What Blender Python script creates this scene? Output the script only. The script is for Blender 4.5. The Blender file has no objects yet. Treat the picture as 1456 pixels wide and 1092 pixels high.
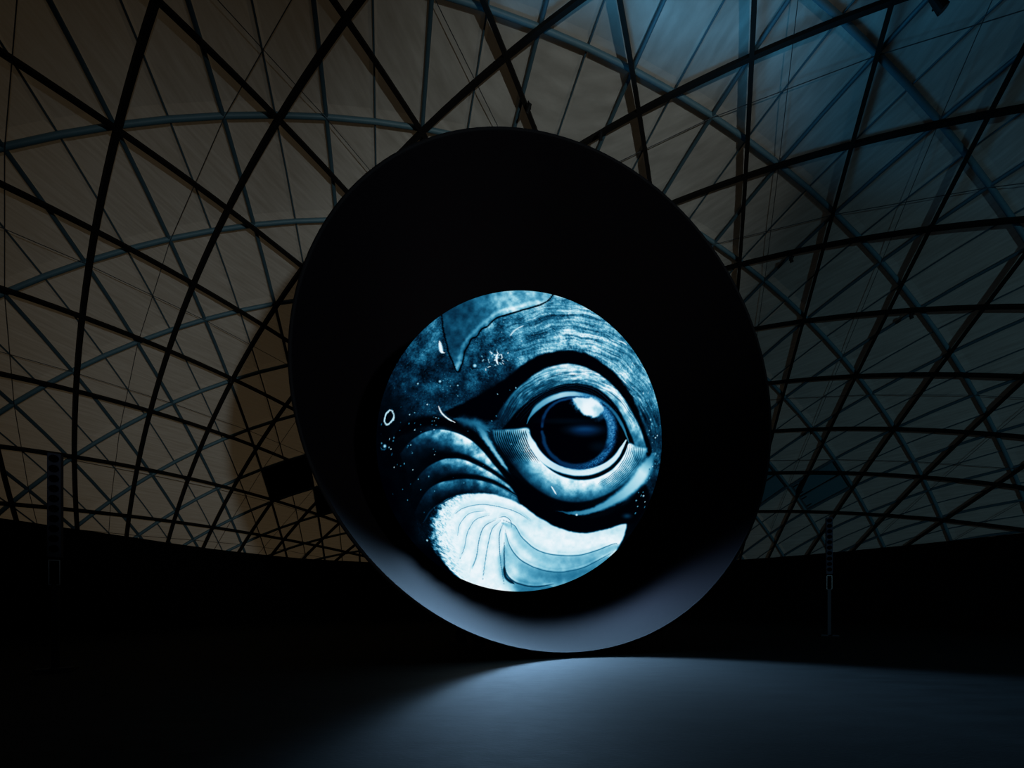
import bpy, bmesh, math, random
import numpy as np
from mathutils import Vector, Matrix

random.seed(7)
scene = bpy.context.scene
col = scene.collection
FPX, PPX, PPY = 620.0, 728.0, 845.0       # focal length and principal point in photo pixels
EYE = 1.6                                  # camera height above the floor

# ------------------------------------------------------------------ camera
cam_d = bpy.data.cameras.new('camera')
cam_d.sensor_fit = 'HORIZONTAL'
cam_d.sensor_width = 36.0
cam_d.lens = 36.0 * FPX / 1456.0
cam_d.shift_x = 0.0
cam_d.shift_y = (PPY - 546.0) / 1456.0
cam_d.clip_start = 0.05
cam_d.clip_end = 300
cam = bpy.data.objects.new('camera', cam_d)
col.objects.link(cam)
cam.location = (0, 0, EYE)
cam.rotation_euler = (math.pi / 2, 0, 0)
scene.camera = cam

# ------------------------------------------------------------------ view, world
vs = scene.view_settings
vs.view_transform = 'Standard'
vs.look = 'None'
vs.gamma = 1.0
vs.use_curve_mapping = False
vs.exposure = 0.0

world = bpy.data.worlds.new('dusk_sky')
scene.world = world
world.use_nodes = True
wn = world.node_tree.nodes
wn['Background'].inputs[0].default_value = (0.72, 0.74, 0.72, 1)   # dull dusk outside the dome
wn['Background'].inputs[1].default_value = 0.016


def cam2w(v):
    """camera-style axes (x right, y up, z ahead) to world"""
    return Vector((v[0], v[2], v[1] + EYE))


def add_light(name, kind, loc, target, color, power, **kw):
    d = bpy.data.lights.new(name, kind)
    d.color = color
    d.energy = power
    for k, v in kw.items():
        setattr(d, k, v)
    o = bpy.data.objects.new(name, d)
    col.objects.link(o)
    o.location = loc
    if target is not None:
        o.rotation_euler = (Vector(target) - Vector(loc)).to_track_quat('-Z', 'Y').to_euler()
    return o


# dish pose (needed for the added lights around it)
DR = 6.5
RC = cam2w(np.array([.2416, .7728, 1.713]) * DR)          # centre of the rim
DN = Vector((.307, -.952, 0)).normalized()                # the way the dish faces
DT = Vector((.952, .307, 0)).normalized()                 # along the rim, level
DU = Vector((0, 0, 1))

# low sun outside, behind the warm side of the dome: it only glows through the fabric
add_light('evening_sun', 'SUN', (-38, 37, 10.5), (0, 8, 3), (1.0, 0.72, 0.40), 0.40, angle=math.radians(4))
# key lamp: stage wash on a stand behind the photographer; it throws the dish's shadow on the dome
add_light('stage_wash_lamp', 'SPOT', (9.3, -9.0, 2.0), (-6.7, 15.6, 8.4), (0.86, 0.98, 1.0), 6400,
          spot_size=math.radians(37), spot_blend=1.0, shadow_soft_size=0.42)
add_light('added_fill_light', 'SPOT', (9.0, -8.6, 2.0), (2.2, 13.6, 12.6), (0.90, 1.0, 0.98), 7400,  # added fill, lifts the panels above and beside the dish
          spot_size=math.radians(37), spot_blend=1.0, shadow_soft_size=0.28)
add_light('added_side_fill', 'SPOT', (9.4, -8.2, 2.0), (17.0, 20.0, 7.0), (0.40, 0.82, 1.0), 2500,  # added teal fill for the lower bluish side of the dome
          spot_size=math.radians(60), spot_blend=1.0, shadow_soft_size=0.28)
# added lights, boosting the sphere's own glow, tucked behind the lower limb of the sphere, lighting the lip of the dish and the floor before it
SDIST = 2.15 * DR
SG = Vector((0.0138, 0.953, 0.3026)).normalized()          # from the viewer's spot to the sphere
SC = Vector((0, 0, EYE)) + SG * SDIST
SR = SDIST * math.sin(math.radians(17.24))
_s1 = (Vector((1, 0, 0)) - SG * SG.x).normalized()
_s2 = _s1.cross(SG).normalized() * (1 if _s1.cross(SG).z > 0 else -1)
for k in range(13):
    deg = -136 + 7.6 * k
    pw = (300, 440, 580, 720, 840, 1000, 1200, 1550, 1900, 2150, 2150, 1600, 850)[k]
    a = math.radians(deg)
    b = math.radians(72.8 + 28)
    q = -SG * math.cos(b) + (_s1 * math.cos(a) + _s2 * math.sin(a)) * math.sin(b)
    L = SC + q * (SR + 0.20)
    add_light('added_lip_light', 'SPOT', L, L + DN * 1.0 - DU * (0.23 + 0.24 * abs(math.cos(a))) + DT * 0.6 * math.cos(a), (0.34, 0.64, 1.0), pw,
              spot_size=math.radians(77), spot_blend=1.0, shadow_soft_size=0.4)
# added blue lights without fixtures, standing in for the sphere's spill, just outside the dish's upper rim, turned up and forward
for ph, pw in ((98, 190), (76, 240), (50, 130)):
    a = math.radians(ph)
    rad = DT * math.cos(a) + DU * math.sin(a)
    L = RC + rad * (DR + 0.32) + DN * 0.02
    ax = rad * math.cos(math.radians(56)) + DN * math.sin(math.radians(56))
    add_light('added_rim_light', 'SPOT', L, L + ax, (0.08, 0.54, 1.0), pw * 1.15,
              spot_size=math.radians(116), spot_blend=0.25, shadow_soft_size=0.9)


# ------------------------------------------------------------------ helpers
def setp(o, label=None, cat=None, group=None, kind=None):
    if label: o['label'] = label
    if cat: o['category'] = cat
    if group: o['group'] = group
    if kind: o['kind'] = kind
    return o


def mesh_obj(name, verts, faces, mat, parent=None, smooth=False):
    me = bpy.data.meshes.new(name)
    me.from_pydata([tuple(v) for v in verts], [], faces)
    if smooth:
        me.polygons.foreach_set('use_smooth', [True] * len(me.polygons))
    me.materials.append(mat)
    o = bpy.data.objects.new(name, me)
    col.objects.link(o)
    if parent is not None:
        o.parent = parent
    return o


def bm_obj(name, bm, mat, parent=None, smooth=False):
    me = bpy.data.meshes.new(name)
    bm.normal_update()
    bm.to_mesh(me)
    bm.free()
    if smooth:
        me.polygons.foreach_set('use_smooth', [True] * len(me.polygons))
    me.materials.append(mat)
    o = bpy.data.objects.new(name, me)
    col.objects.link(o)
    if parent is not None:
        o.parent = parent
    return o


def empty(name, loc=(0, 0, 0), rotz=0):
    o = bpy.data.objects.new(name, None)
    o.empty_display_size = 0.3
    col.objects.link(o)
    o.location = loc
    o.rotation_euler = (0, 0, rotz)
    return o


def box(bm, x0, x1, y0, y1, z0, z1, bevel=0.0):
    vs_ = [bm.verts.new((x, y, z)) for z in (z0, z1) for x, y in ((x0, y0), (x1, y0), (x1, y1), (x0, y1))]
    fs = [(3, 2, 1, 0), (4, 5, 6, 7), (0, 1, 5, 4), (1, 2, 6, 5), (2, 3, 7, 6), (3, 0, 4, 7)]
    faces = [bm.faces.new([vs_[i] for i in f]) for f in fs]
    if bevel > 0:
        es = list({e for f in faces for e in f.edges})
        bmesh.ops.bevel(bm, geom=es, offset=bevel, segments=2, affect='EDGES', profile=0.6)


def cyl(bm, p0, p1, r0, r1=None, n=14):
    r1 = r0 if r1 is None else r1
    p0, p1 = Vector(p0), Vector(p1)
    d = (p1 - p0).normalized()
    a = d.orthogonal().normalized()
    b = d.cross(a)
    A, B = [], []
    for i in range(n):
        t = 2 * math.pi * i / n
        q = a * math.cos(t) + b * math.sin(t)
        A.append(bm.verts.new(p0 + q * r0))
        B.append(bm.verts.new(p1 + q * r1))
    for i in range(n):
        j = (i + 1) % n
        bm.faces.new((A[i], A[j], B[j], B[i]))
    bm.faces.new(A[::-1])
    bm.faces.new(B)


def sweep(name, pts, normals, section, mat, parent, smooth=False):
    """sweep a closed 2-D section (across, along normal) down a polyline"""
    verts, faces = [], []
    n, m = len(pts), len(section)
    for i in range(n):
        t = (pts[min(i + 1, n - 1)] - pts[max(i - 1, 0)]).normalized()
        nn = normals[i]
        s = t.cross(nn).normalized()
        for a, b in section:
            verts.append(pts[i] + s * a + nn * b)
    for i in range(n - 1):
        for k in range(m):
            k2 = (k + 1) % m
            faces.append((i * m + k, i * m + k2, (i + 1) * m + k2, (i + 1) * m + k))
    faces.append(tuple(range(m))[::-1])
    faces.append(tuple((n - 1) * m + k for k in range(m)))
    return mesh_obj(name, verts, faces, mat, parent, smooth)


def round_section(r, n=10):
    return [(r * math.cos(2 * math.pi * i / n), r * math.sin(2 * math.pi * i / n)) for i in range(n)]


# ------------------------------------------------------------------ materials
def new_mat(name):
    m = bpy.data.materials.new(name)
    m.use_nodes = True
    nt = m.node_tree
    b = nt.nodes['Principled BSDF']
    return m, nt, b


def simple_mat(name, color, rough=0.6, spec=0.5, metal=0.0, noise=0.0, nscale=6.0):
    m, nt, b = new_mat(name)
    b.inputs['Roughness'].default_value = rough
    b.inputs['Specular IOR Level'].default_value = spec
    b.inputs['Metallic'].default_value = metal
    if noise > 0:
        tc = nt.nodes.new('ShaderNodeTexCoord')
        nz = nt.nodes.new('ShaderNodeTexNoise')
        nz.inputs['Scale'].default_value = nscale
        nz.inputs['Detail'].default_value = 4
        rp = nt.nodes.new('ShaderNodeValToRGB')
        rp.color_ramp.elements[0].color = (*[c * (1 - noise) for c in color], 1)
        rp.color_ramp.elements[1].color = (*[min(1, c * (1 + noise)) for c in color], 1)
        nt.links.new(tc.outputs['Object'], nz.inputs['Vector'])
        nt.links.new(nz.outputs['Fac'], rp.inputs['Fac'])
        nt.links.new(rp.outputs['Color'], b.inputs['Base Color'])
    else:
        b.inputs['Base Color'].default_value = (*color, 1)
    return m


def panel_material():
    m, nt, b = new_mat('dome_fabric')
    out = nt.nodes['Material Output']
    tc = nt.nodes.new('ShaderNodeTexCoord')
    geo = nt.nodes.new('ShaderNodeNewGeometry')
    mp = nt.nodes.new('ShaderNodeMapping')
    mp.inputs['Scale'].default_value = (0.6, 0.6, 9.0)
    nz = nt.nodes.new('ShaderNodeTexNoise')
    nz.inputs['Scale'].default_value = 2.2
    nz.inputs['Detail'].default_value = 5
    nz.inputs['Roughness'].default_value = 0.65
    nt.links.new(geo.outputs['Position'], mp.inputs['Vector'])
    nt.links.new(mp.outputs['Vector'], nz.inputs['Vector'])
    rp = nt.nodes.new('ShaderNodeValToRGB')
    rp.color_ramp.elements[0].position = 0.25
    rp.color_ramp.elements[1].position = 0.75
    rp.color_ramp.elements[0].color = (0.40, 0.395, 0.37, 1)
    rp.color_ramp.elements[1].color = (0.56, 0.55, 0.52, 1)
    nt.links.new(nz.outputs['Fac'], rp.inputs['Fac'])
    mp2 = nt.nodes.new('ShaderNodeMapping')
    mp2.inputs['Scale'].default_value = (0.8, 0.8, 26.0)
    nz2 = nt.nodes.new('ShaderNodeTexNoise')
    nz2.inputs['Scale'].default_value = 1.0
    nz2.inputs['Detail'].default_value = 3
    nt.links.new(geo.outputs['Position'], mp2.inputs['Vector'])
    nt.links.new(mp2.outputs['Vector'], nz2.inputs['Vector'])
    mr2 = nt.nodes.new('ShaderNodeMapRange')
    mr2.inputs['From Min'].default_value = 0.3
    mr2.inputs['From Max'].default_value = 0.7
    mr2.inputs['To Min'].default_value = 0.80
    mr2.inputs['To Max'].default_value = 1.16
    nt.links.new(nz2.outputs['Fac'], mr2.inputs['Value'])
    mul = nt.nodes.new('ShaderNodeMix')
    mul.data_type = 'RGBA'
    mul.blend_type = 'MULTIPLY'
    mul.inputs['Factor'].default_value = 1.0
    nt.links.new(rp.outputs['Color'], mul.inputs['A'])
    nt.links.new(mr2.outputs['Result'], mul.inputs['B'])
    df = nt.nodes.new('ShaderNodeBsdfDiffuse')
    tr = nt.nodes.new('ShaderNodeBsdfTranslucent')
    tr.inputs['Color'].default_value = (0.55, 0.50, 0.42, 1)
    mx = nt.nodes.new('ShaderNodeMixShader')
    mx.inputs['Fac'].default_value = 0.34
    nt.links.new(mul.outputs['Result'], df.inputs['Color'])
    nt.links.new(df.outputs[0], mx.inputs[1])
    nt.links.new(tr.outputs[0], mx.inputs[2])
    nt.links.new(mx.outputs[0], out.inputs['Surface'])
    nt.nodes.remove(b)
    return m


def floor_material():
    m, nt, b = new_mat('dark_sealed_floor')
    geo = nt.nodes.new('ShaderNodeNewGeometry')
    n1 = nt.nodes.new('ShaderNodeTexNoise')
    n1.inputs['Scale'].default_value = 0.9
    n1.inputs['Detail'].default_value = 7
    n1.inputs['Roughness'].default_value = 0.62
    mp = nt.nodes.new('ShaderNodeMapping')
    mp.inputs['Scale'].default_value = (1.0, 3.5, 1.0)
    mp.inputs['Rotation'].default_value = (0, 0, 0.35)
    nt.links.new(geo.outputs['Position'], mp.inputs['Vector'])
    nt.links.new(mp.outputs['Vector'], n1.inputs['Vector'])
    rp = nt.nodes.new('ShaderNodeValToRGB')
    rp.color_ramp.elements[0].position = 0.3
    rp.color_ramp.elements[1].position = 0.72
    rp.color_ramp.elements[0].color = (0.0030, 0.0048, 0.0056, 1)
    rp.color_ramp.elements[1].color = (0.0088, 0.0130, 0.0145, 1)
    nt.links.new(n1.outputs['Fac'], rp.inputs['Fac'])
    nt.links.new(rp.outputs['Color'], b.inputs['Base Color'])
    n2 = nt.nodes.new('ShaderNodeTexNoise')
    n2.inputs['Scale'].default_value = 3.0
    n2.inputs['Detail'].default_value = 8
    mr = nt.nodes.new('ShaderNodeMapRange')
    mr.inputs['To Min'].default_value = 0.68
    mr.inputs['To Max'].default_value = 0.82
    nt.links.new(mp.outputs['Vector'], n2.inputs['Vector'])
    nt.links.new(n2.outputs['Fac'], mr.inputs['Value'])
    nt.links.new(mr.outputs['Result'], b.inputs['Roughness'])
    bp = nt.nodes.new('ShaderNodeBump')
    bp.inputs['Strength'].default_value = 0.25
    bp.inputs['Distance'].default_value = 0.01
    n3 = nt.nodes.new('ShaderNodeTexNoise')
    n3.inputs['Scale'].default_value = 14.0
    n3.inputs['Detail'].default_value = 6
    nt.links.new(mp.outputs['Vector'], n3.inputs['Vector'])
    nt.links.new(n3.outputs['Fac'], bp.inputs['Height'])
    nt.links.new(bp.outputs['Normal'], b.inputs['Normal'])
    b.inputs['Specular IOR Level'].default_value = 0.10
    return m


M_PANEL = panel_material()
M_FLOOR = floor_material()
M_CURTAIN = simple_mat('black_curtain', (0.0012, 0.0012, 0.0016), 0.95, 0.05)
M_RIB = simple_mat('black_brown_rib', (0.0045, 0.0036, 0.003), 0.75, 0.15, noise=0.3)
M_TUBE = simple_mat('teal_painted_tube', (0.070, 0.140, 0.172), 0.5, 0.35, noise=0.12)
M_TUBED = simple_mat('dark_teal_tube', (0.042, 0.086, 0.110), 0.5, 0.35, noise=0.12)
M_ROD = simple_mat('dark_steel_rod', (0.045, 0.05, 0.055), 0.5, 0.4, metal=0.3)
M_VENT = simple_mat('dark_vent_glass', (0.006, 0.010, 0.013), 0.35, 0.5)
M_VENTFRAME = simple_mat('vent_frame', (0.05, 0.07, 0.08), 0.5, 0.4)
M_VENTBLUE = simple_mat('blue_grey_vent_glass', (0.075, 0.150, 0.185), 0.4, 0.4)
M_VENTBLACK = simple_mat('black_vent', (0.001, 0.001, 0.0013), 0.9, 0.05)
M_DISH = simple_mat('satin_black_lacquer', (0.0044, 0.0033, 0.0045), 0.85, 0.03)
M_DISHBACK = simple_mat('matt_black_hull', (0.002, 0.002, 0.003), 0.8, 0.1)
M_STAND = simple_mat('black_steel_stand', (0.003, 0.003, 0.0035), 0.7, 0.15)
M_SPK = simple_mat('speaker_cabinet_navy_black', (0.020, 0.024, 0.042), 0.6, 0.15)
M_SPKDARK = simple_mat('speaker_grille_black', (0.0005, 0.0005, 0.0007), 0.9, 0.02)
M_ALU = simple_mat('worn_aluminium_edge', (0.34, 0.35, 0.37), 0.5, 0.3)
M_POLE = simple_mat('grey_speaker_pole', (0.016, 0.020, 0.030), 0.55, 0.15)

# ------------------------------------------------------------------ dome geometry
R = 26.0
PCAM = np.array([-0.0837, 0.4361, -0.3853])      # camera relative to the dome's centre, in radii
LAT = [-0.08367002, 0.4361075, -0.38527032, -1.562164, 0.137681, 0.148629, 0.002569, 0.309297, -0.020319, 0.020686, -0.383266, -0.372306, 0.205120, -0.159564, 0.479589, 0.217450, -0.198336, 0.272459, 0.054230, 0.048780, -0.112933, -0.091903, -0.619883, 0.186999]


def plane_c(c):
    s = (c - 3) / 5
    g, tx, oc = LAT[3:7], LAT[7:10], LAT[10:13]
    a = g[0] + g[1] * s + g[2] * s * s + g[3] * s ** 3
    t = tx[0] + tx[1] * s + tx[2] * s * s
    o = oc[0] + oc[1] * s + oc[2] * s * s
    return np.array([t, math.cos(a), math.sin(a)]), o


def plane_d(d):
    s = (d + 5) / 10
    h, tz, od = LAT[13:17], LAT[17:21], LAT[21:24]
    a = h[0] + h[1] * s + h[2] * s * s + h[3] * s ** 3
    t = tz[0] + tz[1] * s + tz[2] * s * s + tz[3] * s ** 3
    o = od[0] + od[1] * s + od[2] * s * s
    return np.array([math.cos(a), math.sin(a), t]), o


_nc = {}


def node(c, d):
    """unit direction (from the dome's centre) of the lattice node c, d"""
    k_ = (round(c, 4), round(d, 4))
    if k_ in _nc:
        return _nc[k_]
    n1, o1 = plane_c(c)
    n2, o2 = plane_d(d)
    k = np.cross(n1, n2)
    k /= np.linalg.norm(k)
    q = np.linalg.solve(np.array([n1, n2, k]), [o1, o2, 0])
    s = math.sqrt(max(0.0, 1 - q @ q))
    a, b = q + s * k, q - s * k
    u = a if a[1] > b[1] else b
    _nc[k_] = u
    return u


def dome_pt(u, r=1.0):
    return cam2w((np.asarray(u) * r - PCAM) * R)


DOME_C = cam2w(-PCAM * R)


def inward(u):
    return -Vector((u[0], u[2], u[1]))


def px(pt):
    """photo pixel of a world point"""
    y = max(pt.y, 1e-3)
    return PPX + FPX * pt.x / y, PPY - FPX * (pt.z - EYE) / y


UMIN = 0.495
C0, C1, D0, D1 = -4, 11, 6, -16

# ---- plain membrane over the part of the dome that lies behind and above the camera
cells = [(c, d) for c in range(C0, C1) for d in range(D1 + 1, D0 + 1)]
cc = np.array([node(c + .5, d - .5) for c, d in cells])
corner = np.array([[node(c, d), node(c, d - 1), node(c + 1, d - 1), node(c + 1, d)] for c, d in cells])
hrad = np.linalg.norm(corner - cc[:, None], axis=2).max(1)
ok_cell = corner[:, :, 1].max(1) > UMIN
sv, sf = [], []
NA, NE = 96, 26
for i in range(NE + 1):
    el = math.asin(UMIN - 0.03) + (math.pi / 2 - math.asin(UMIN - 0.03)) * i / NE
    for j in range(NA):
        az = 2 * math.pi * j / NA
        sv.append(np.array([math.cos(el) * math.cos(az), math.sin(el), math.cos(el) * math.sin(az)]))
edge_n = [np.cross(corner[:, k], corner[:, (k + 1) % 4]) for k in range(4)]


def in_lattice(m):
    sg = np.stack([en @ m for en in edge_n], 1)
    return bool(np.any(ok_cell & (np.all(sg >= -1e-4, 1) | np.all(sg <= 1e-4, 1)) & (cc @ m > .9)))


inl = [in_lattice(v) for v in sv]
for i in range(NE):
    for j in range(NA):
        q = [i * NA + j, i * NA + (j + 1) % NA, (i + 1) * NA + (j + 1) % NA, (i + 1) * NA + j]
        if not all(inl[k] for k in q):
            m = dome_pt(sum(sv[k] for k in q) / 4)
            pxx, pyy = px(m)
            if m.y > 1 and -40 < pxx < 1496 and -40 < pyy < 840 and any(inl[k] for k in q):
                continue                                  # the lattice already covers it
            sf.append(tuple(q))
ceiling = mesh_obj('ceiling', [dome_pt(v, 1.006) for v in sv], sf, M_PANEL, None, True)
setp(ceiling, 'pale fabric dome on a lattice of dark ribs and teal tubes', None, None, 'structure')

# ---- fabric panels, two to a cell, split by the mullion
VENTS = {(2, -12), (3, -11), (6, 0), (7, -1)}


def panel_mesh(c, da, db):
    q = [node(c, da), node(c, db), node(c + 1, db), node(c + 1, da)]
    o = [dome_pt(u, 1.0038) for u in q]
    m = sum(o, Vector()) / 4
    out = (m - DOME_C).normalized()
    inn = [v + (m - v) * 0.16 + out * 0.03 for v in o]
    return o + inn, [(0, 1, 5, 4), (1, 2, 6, 5), (2, 3, 7, 6), (3, 0, 4, 7), (4, 5, 6, 7)]


pan = []
for c, d in cells:
    for da, db in ((d, d - .5), (d - .5, d - 1)):
        us = [node(c, da), node(c, db), node(c + 1, db), node(c + 1, da)]
        if max(u[1] for u in us) < UMIN:
            continue
        if (c, d) in VENTS:
            continue
        v, f = panel_mesh(c, da, db)
        ps = [px(p_) for p_ in v[:4]]
        area = 0
        if min(p_.y for p_ in v[:4]) > 1:
            xs = [min(1456, max(0, p_[0])) for p_ in ps]
            ys = [min(800, max(0, p_[1])) for p_ in ps]
            area = (max(xs) - min(xs)) * (max(ys) - min(ys))
        pan.append((area, v, f))
pan.sort(key=lambda t: -t[0])
rv, rf = [], []
for k, (area, v, f) in enumerate(pan):
    if k < 300 and area > 0:
        mesh_obj('panel', v, f, M_PANEL, ceiling)
    else:
        b0 = len(rv)
        rv += v
        rf += [tuple(i + b0 for i in q) for q in f]
rest = mesh_obj('panel_field', rv, rf, M_PANEL, ceiling)
rest['kind'] = 'stuff'


# ---- tubes along the lattice
def tube_line(name, us, rad, mat, r=1.0, seg=8):
    run, runs = [], []
    for u in us:
        if u[1] > UMIN:
            run.append(u)
        else:
            if len(run) > 2: runs.append(run)
            run = []
    if len(run) > 2: runs.append(run)
    for run in runs:
        pts = [dome_pt(u, r) for u in run]
        sweep(name, pts, [inward(u) for u in run], round_section(rad, seg), mat, ceiling, True)


for c in range(C0, C1 + 1):
    tube_line('purlin', [node(c, d) for d in np.arange(D0, D1 - .01, -.5)], 0.070, M_TUBE, 1.0, 10)
for d in range(D1, D0 + 1):
    tube_line('rafter', [node(c, d) for c in np.arange(C0, C1 + .01, .5)], 0.060, M_TUBED, 1.0, 10)
for d in np.arange(D1 + .5, D0, 1.0):
    tube_line('mullion', [node(c, d) for c in np.arange(C0, C1 + .01, .5)], 0.026, M_TUBED, 1.0015, 6)

# ---- crossed tie rods in every other cell
bm = bmesh.new()
cyl(bm, (0, 0, 0), (0, 0, 1), 1, None, 6)
rod_me = bpy.data.meshes.new('tie_rod')
bm.to_mesh(rod_me); bm.free()
rod_me.materials.append(M_ROD)


def rod(p0, p1, r=0.011):
    o = bpy.data.objects.new('tie_rod', rod_me)
    col.objects.link(o)
    o.parent = ceiling
    d = p1 - p0
    o.matrix_local = (Matrix.Translation(p0) @ d.to_track_quat('Z', 'Y').to_matrix().to_4x4()
                      @ Matrix.Diagonal((r, r, d.length, 1)))


for c, d in cells:
    if (c + d) % 2 == 0 or (c, d) in VENTS:
        continue
    us = [node(c, d), node(c, d - 1), node(c + 1, d - 1), node(c + 1, d)]
    if min(u[1] for u in us) < UMIN:
        continue
    q = [dome_pt(u, 0.9975) for u in us]
    if min(v.y for v in q) < 0.5:
        continue
    rod(q[0], q[2])
    rod(q[1], q[3])

# ---- the black ribs: two families of arcs that cross in front of the tubes
RIBS = {
    'A1': (-0.48421, -0.23824, -0.84189, -0.01285),
    'A2.5': (-0.49205, -0.12098, -0.86212, -0.01388),
    'A4': (-0.48816, -0.01626, -0.8726, -0.02652),
    'A5.5': (-0.48697, 0.11201, -0.86621, -0.01578),
    'A7': (-0.47302, 0.21392, -0.85469, -0.03013),
    'A8.5': (-0.45371, 0.32387, -0.83021, -0.03236),
    'A10': (-0.4296, 0.42379, -0.7974, -0.03661),
    'A11.5': (-0.4011, 0.52687, -0.74935, -0.02804),
    'A13': (-0.36807, 0.61545, -0.69696, -0.02396),
    'A14.5': (0.33197, -0.69743, 0.63513, 0.01341),
    'A16': (0.27044, -0.8067, 0.52546, -0.05595),
    'A-0.5': (-0.48164, -0.33778, -0.80866, 0.00497),
    'B1': (0.83899, 0.37335, -0.39586, -0.0708),
    'B2.5': (0.80379, 0.46102, -0.376, -0.08222),
    'B4': (0.77396, 0.51056, -0.37459, -0.12965),
    'B5.5': (0.74002, 0.55841, -0.3749, -0.17439),
    'B7': (-0.62188, -0.70934, 0.33181, 0.08057),
    'B8.5': (0.37337, 0.90579, -0.20037, 0.1714),
    'B-0.5': (0.87028, 0.26875, -0.41279, -0.06533),
    'B-2': (0.88791, 0.16102, -0.43092, -0.06132),
    'B-3.5': (0.89547, 0.05606, -0.44158, -0.05257),
    'B-5': (0.89266, -0.04983, -0.44796, -0.04487),
    'B-6.5': (0.87964, -0.15733, -0.44886, -0.03957),
    'B-8': (0.87878, -0.21606, -0.42552, 0.0145),
    'B-9.5': (0.83608, -0.35478, -0.41844, -0.01746),
    'B-11': (-0.79978, 0.44392, 0.40409, 0.00699),
    'B-12.5': (-0.77428, 0.51828, 0.36314, -0.02656),
    'B-14': (0.51272, -0.76726, -0.38527, -0.23604),
}
RIB_R = 0.9937
for key, (nx, ny, nz, off) in RIBS.items():
    n = np.array([nx, ny, nz]); ln = np.linalg.norm(n); n /= ln; off /= ln
    e1 = np.cross(n, [0.31, 0.2, 0.9]); e1 /= np.linalg.norm(e1)
    e2 = np.cross(n, e1)
    rad = math.sqrt(1 - off * off)
    ts = np.linspace(0, 2 * math.pi, 241)[:-1]
    arc = [n * off + rad * (math.cos(t) * e1 + math.sin(t) * e2) for t in ts]
    keep = [(u[1] > UMIN) for u in arc]
    if not any(keep):
        continue
    st = next(i for i in range(240) if keep[i] and not keep[i - 1])
    run = []
    i = st
    while keep[i % 240] and len(run) < 240:
        run.append(arc[i % 240]); i += 1
    pts = [dome_pt(u, RIB_R) for u in run]
    w, dp = (0.058, 0.062)
    sweep('rib', pts, [inward(u) for u in run], [(-w, -dp), (w, -dp), (w, dp), (-w, dp)], M_RIB, ceiling)

# ---- vents: dark opening lights in four cells
for c, d in sorted(VENTS):
    us = [node(c, d), node(c, d - 1), node(c + 1, d - 1), node(c + 1, d)]
    outer = [dome_pt(u, 1.0005) for u in us]
    m = sum(outer, Vector()) / 4
    out = (m - DOME_C).normalized()
    inner = [v + (m - v) * 0.10 for v in outer]
    fv = outer + inner + [v + out * 0.14 for v in inner]
    ff = []
    for i in range(4):
        j = (i + 1) % 4
        ff += [(i, j, 4 + j, 4 + i), (4 + i, 4 + j, 8 + j, 8 + i)]
    dark = d > -6                                     # the pair on the warm side is plain black
    vent = mesh_obj('vent', fv, ff, M_VENTBLACK if dark else M_VENTFRAME, ceiling)
    e = [v + out * 0.13 for v in inner]
    for t0, t1 in ((-0.03, 0.497), (0.503, 1.03)):
        a, b = e[0].lerp(e[1], t0), e[0].lerp(e[1], t1)
        g, h = e[3].lerp(e[2], t0), e[3].lerp(e[2], t1)
        a, g = a + (a - g) * .03, g + (g - a) * .03
        b, h = b + (b - h) * .03, h + (h - b) * .03
        top = [a, b, h, g]
        mesh_obj('pane', top + [v + out * 0.03 for v in top],
                 [(0, 1, 2, 3), (7, 6, 5, 4), (0, 4, 5, 1), (1, 5, 6, 2), (2, 6, 7, 3), (3, 7, 4, 0)], M_VENTBLACK if dark else M_VENTBLUE, vent)
        for s_ in (0.2, 0.8):
            bm = bmesh.new()
            p_ = a.lerp(b, s_).lerp(g.lerp(h, s_), 0.86)
            q_ = a.lerp(b, s_).lerp(g.lerp(h, s_), 1.0) - out * 0.06
            cyl(bm, p_, q_, 0.035, 0.03, 8)
            bm_obj('bracket', bm, M_STAND, vent)
    bm = bmesh.new()
    cyl(bm, e[0].lerp(e[1], .5) - out * 0.02, e[3].lerp(e[2], .5) - out * 0.02, 0.045, None, 8)
    bm_obj('hinge_bar', bm, M_STAND, vent)

# ------------------------------------------------------------------ wall (black drape under the dome) and floor
WALL_R = 21.45
wall_px = [(0, 735), (163, 759), (297, 780), (426, 795), (519, 800), (780, 801), (1057, 796.6), (1146, 789), (1268, 777), (1380, 766), (1456, 757)]
az_h = []
for x_, y_ in wall_px:
    d = Vector(((x_ - PPX) / FPX, 1, -(y_ - PPY) / FPX))
    o2 = Vector((-DOME_C.x, -DOME_C.y)); d2 = Vector((d.x, d.y))
    A_, B_, C_ = d2.dot(d2), o2.dot(d2), o2.dot(o2) - WALL_R ** 2
    t = (-B_ + math.sqrt(B_ * B_ - A_ * C_)) / A_
    P = d * t
    az_h.append((math.atan2(P.y - DOME_C.y, P.x - DOME_C.x), P.z + EYE))
az_h.sort()
AZ = np.array([a for a, h in az_h]); HH = np.array([h for a, h in az_h])
HH = np.convolve(np.r_[HH[0], HH, HH[-1]], [0.2, 0.6, 0.2], 'valid')
wv, wf = [], []
NW = 180
a0, a1 = -2.35, math.pi + 2.35 - 0.0
for i in range(NW + 1):
    a = a0 + (a1 - a0) * i / NW
    h = float(np.interp(a, AZ, HH))
    fold = 0.045 * math.sin(a * 210)
    for rr, zz in ((WALL_R + fold, 0.0), (WALL_R + fold, h), (WALL_R + 0.08 + fold, h), (WALL_R + 0.08 + fold, 0.0)):
        wv.append((DOME_C.x + rr * math.cos(a), DOME_C.y + rr * math.sin(a), zz))
for i in range(NW):
    for k in range(3):
        wf.append((i * 4 + k, (i + 1) * 4 + k, (i + 1) * 4 + k + 1, i * 4 + k + 1))
wall = mesh_obj('wall_back', wv, wf, M_CURTAIN, None, True)
setp(wall, 'low black drape wall curving round the hall under the dome', None, None, 'structure')

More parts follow.
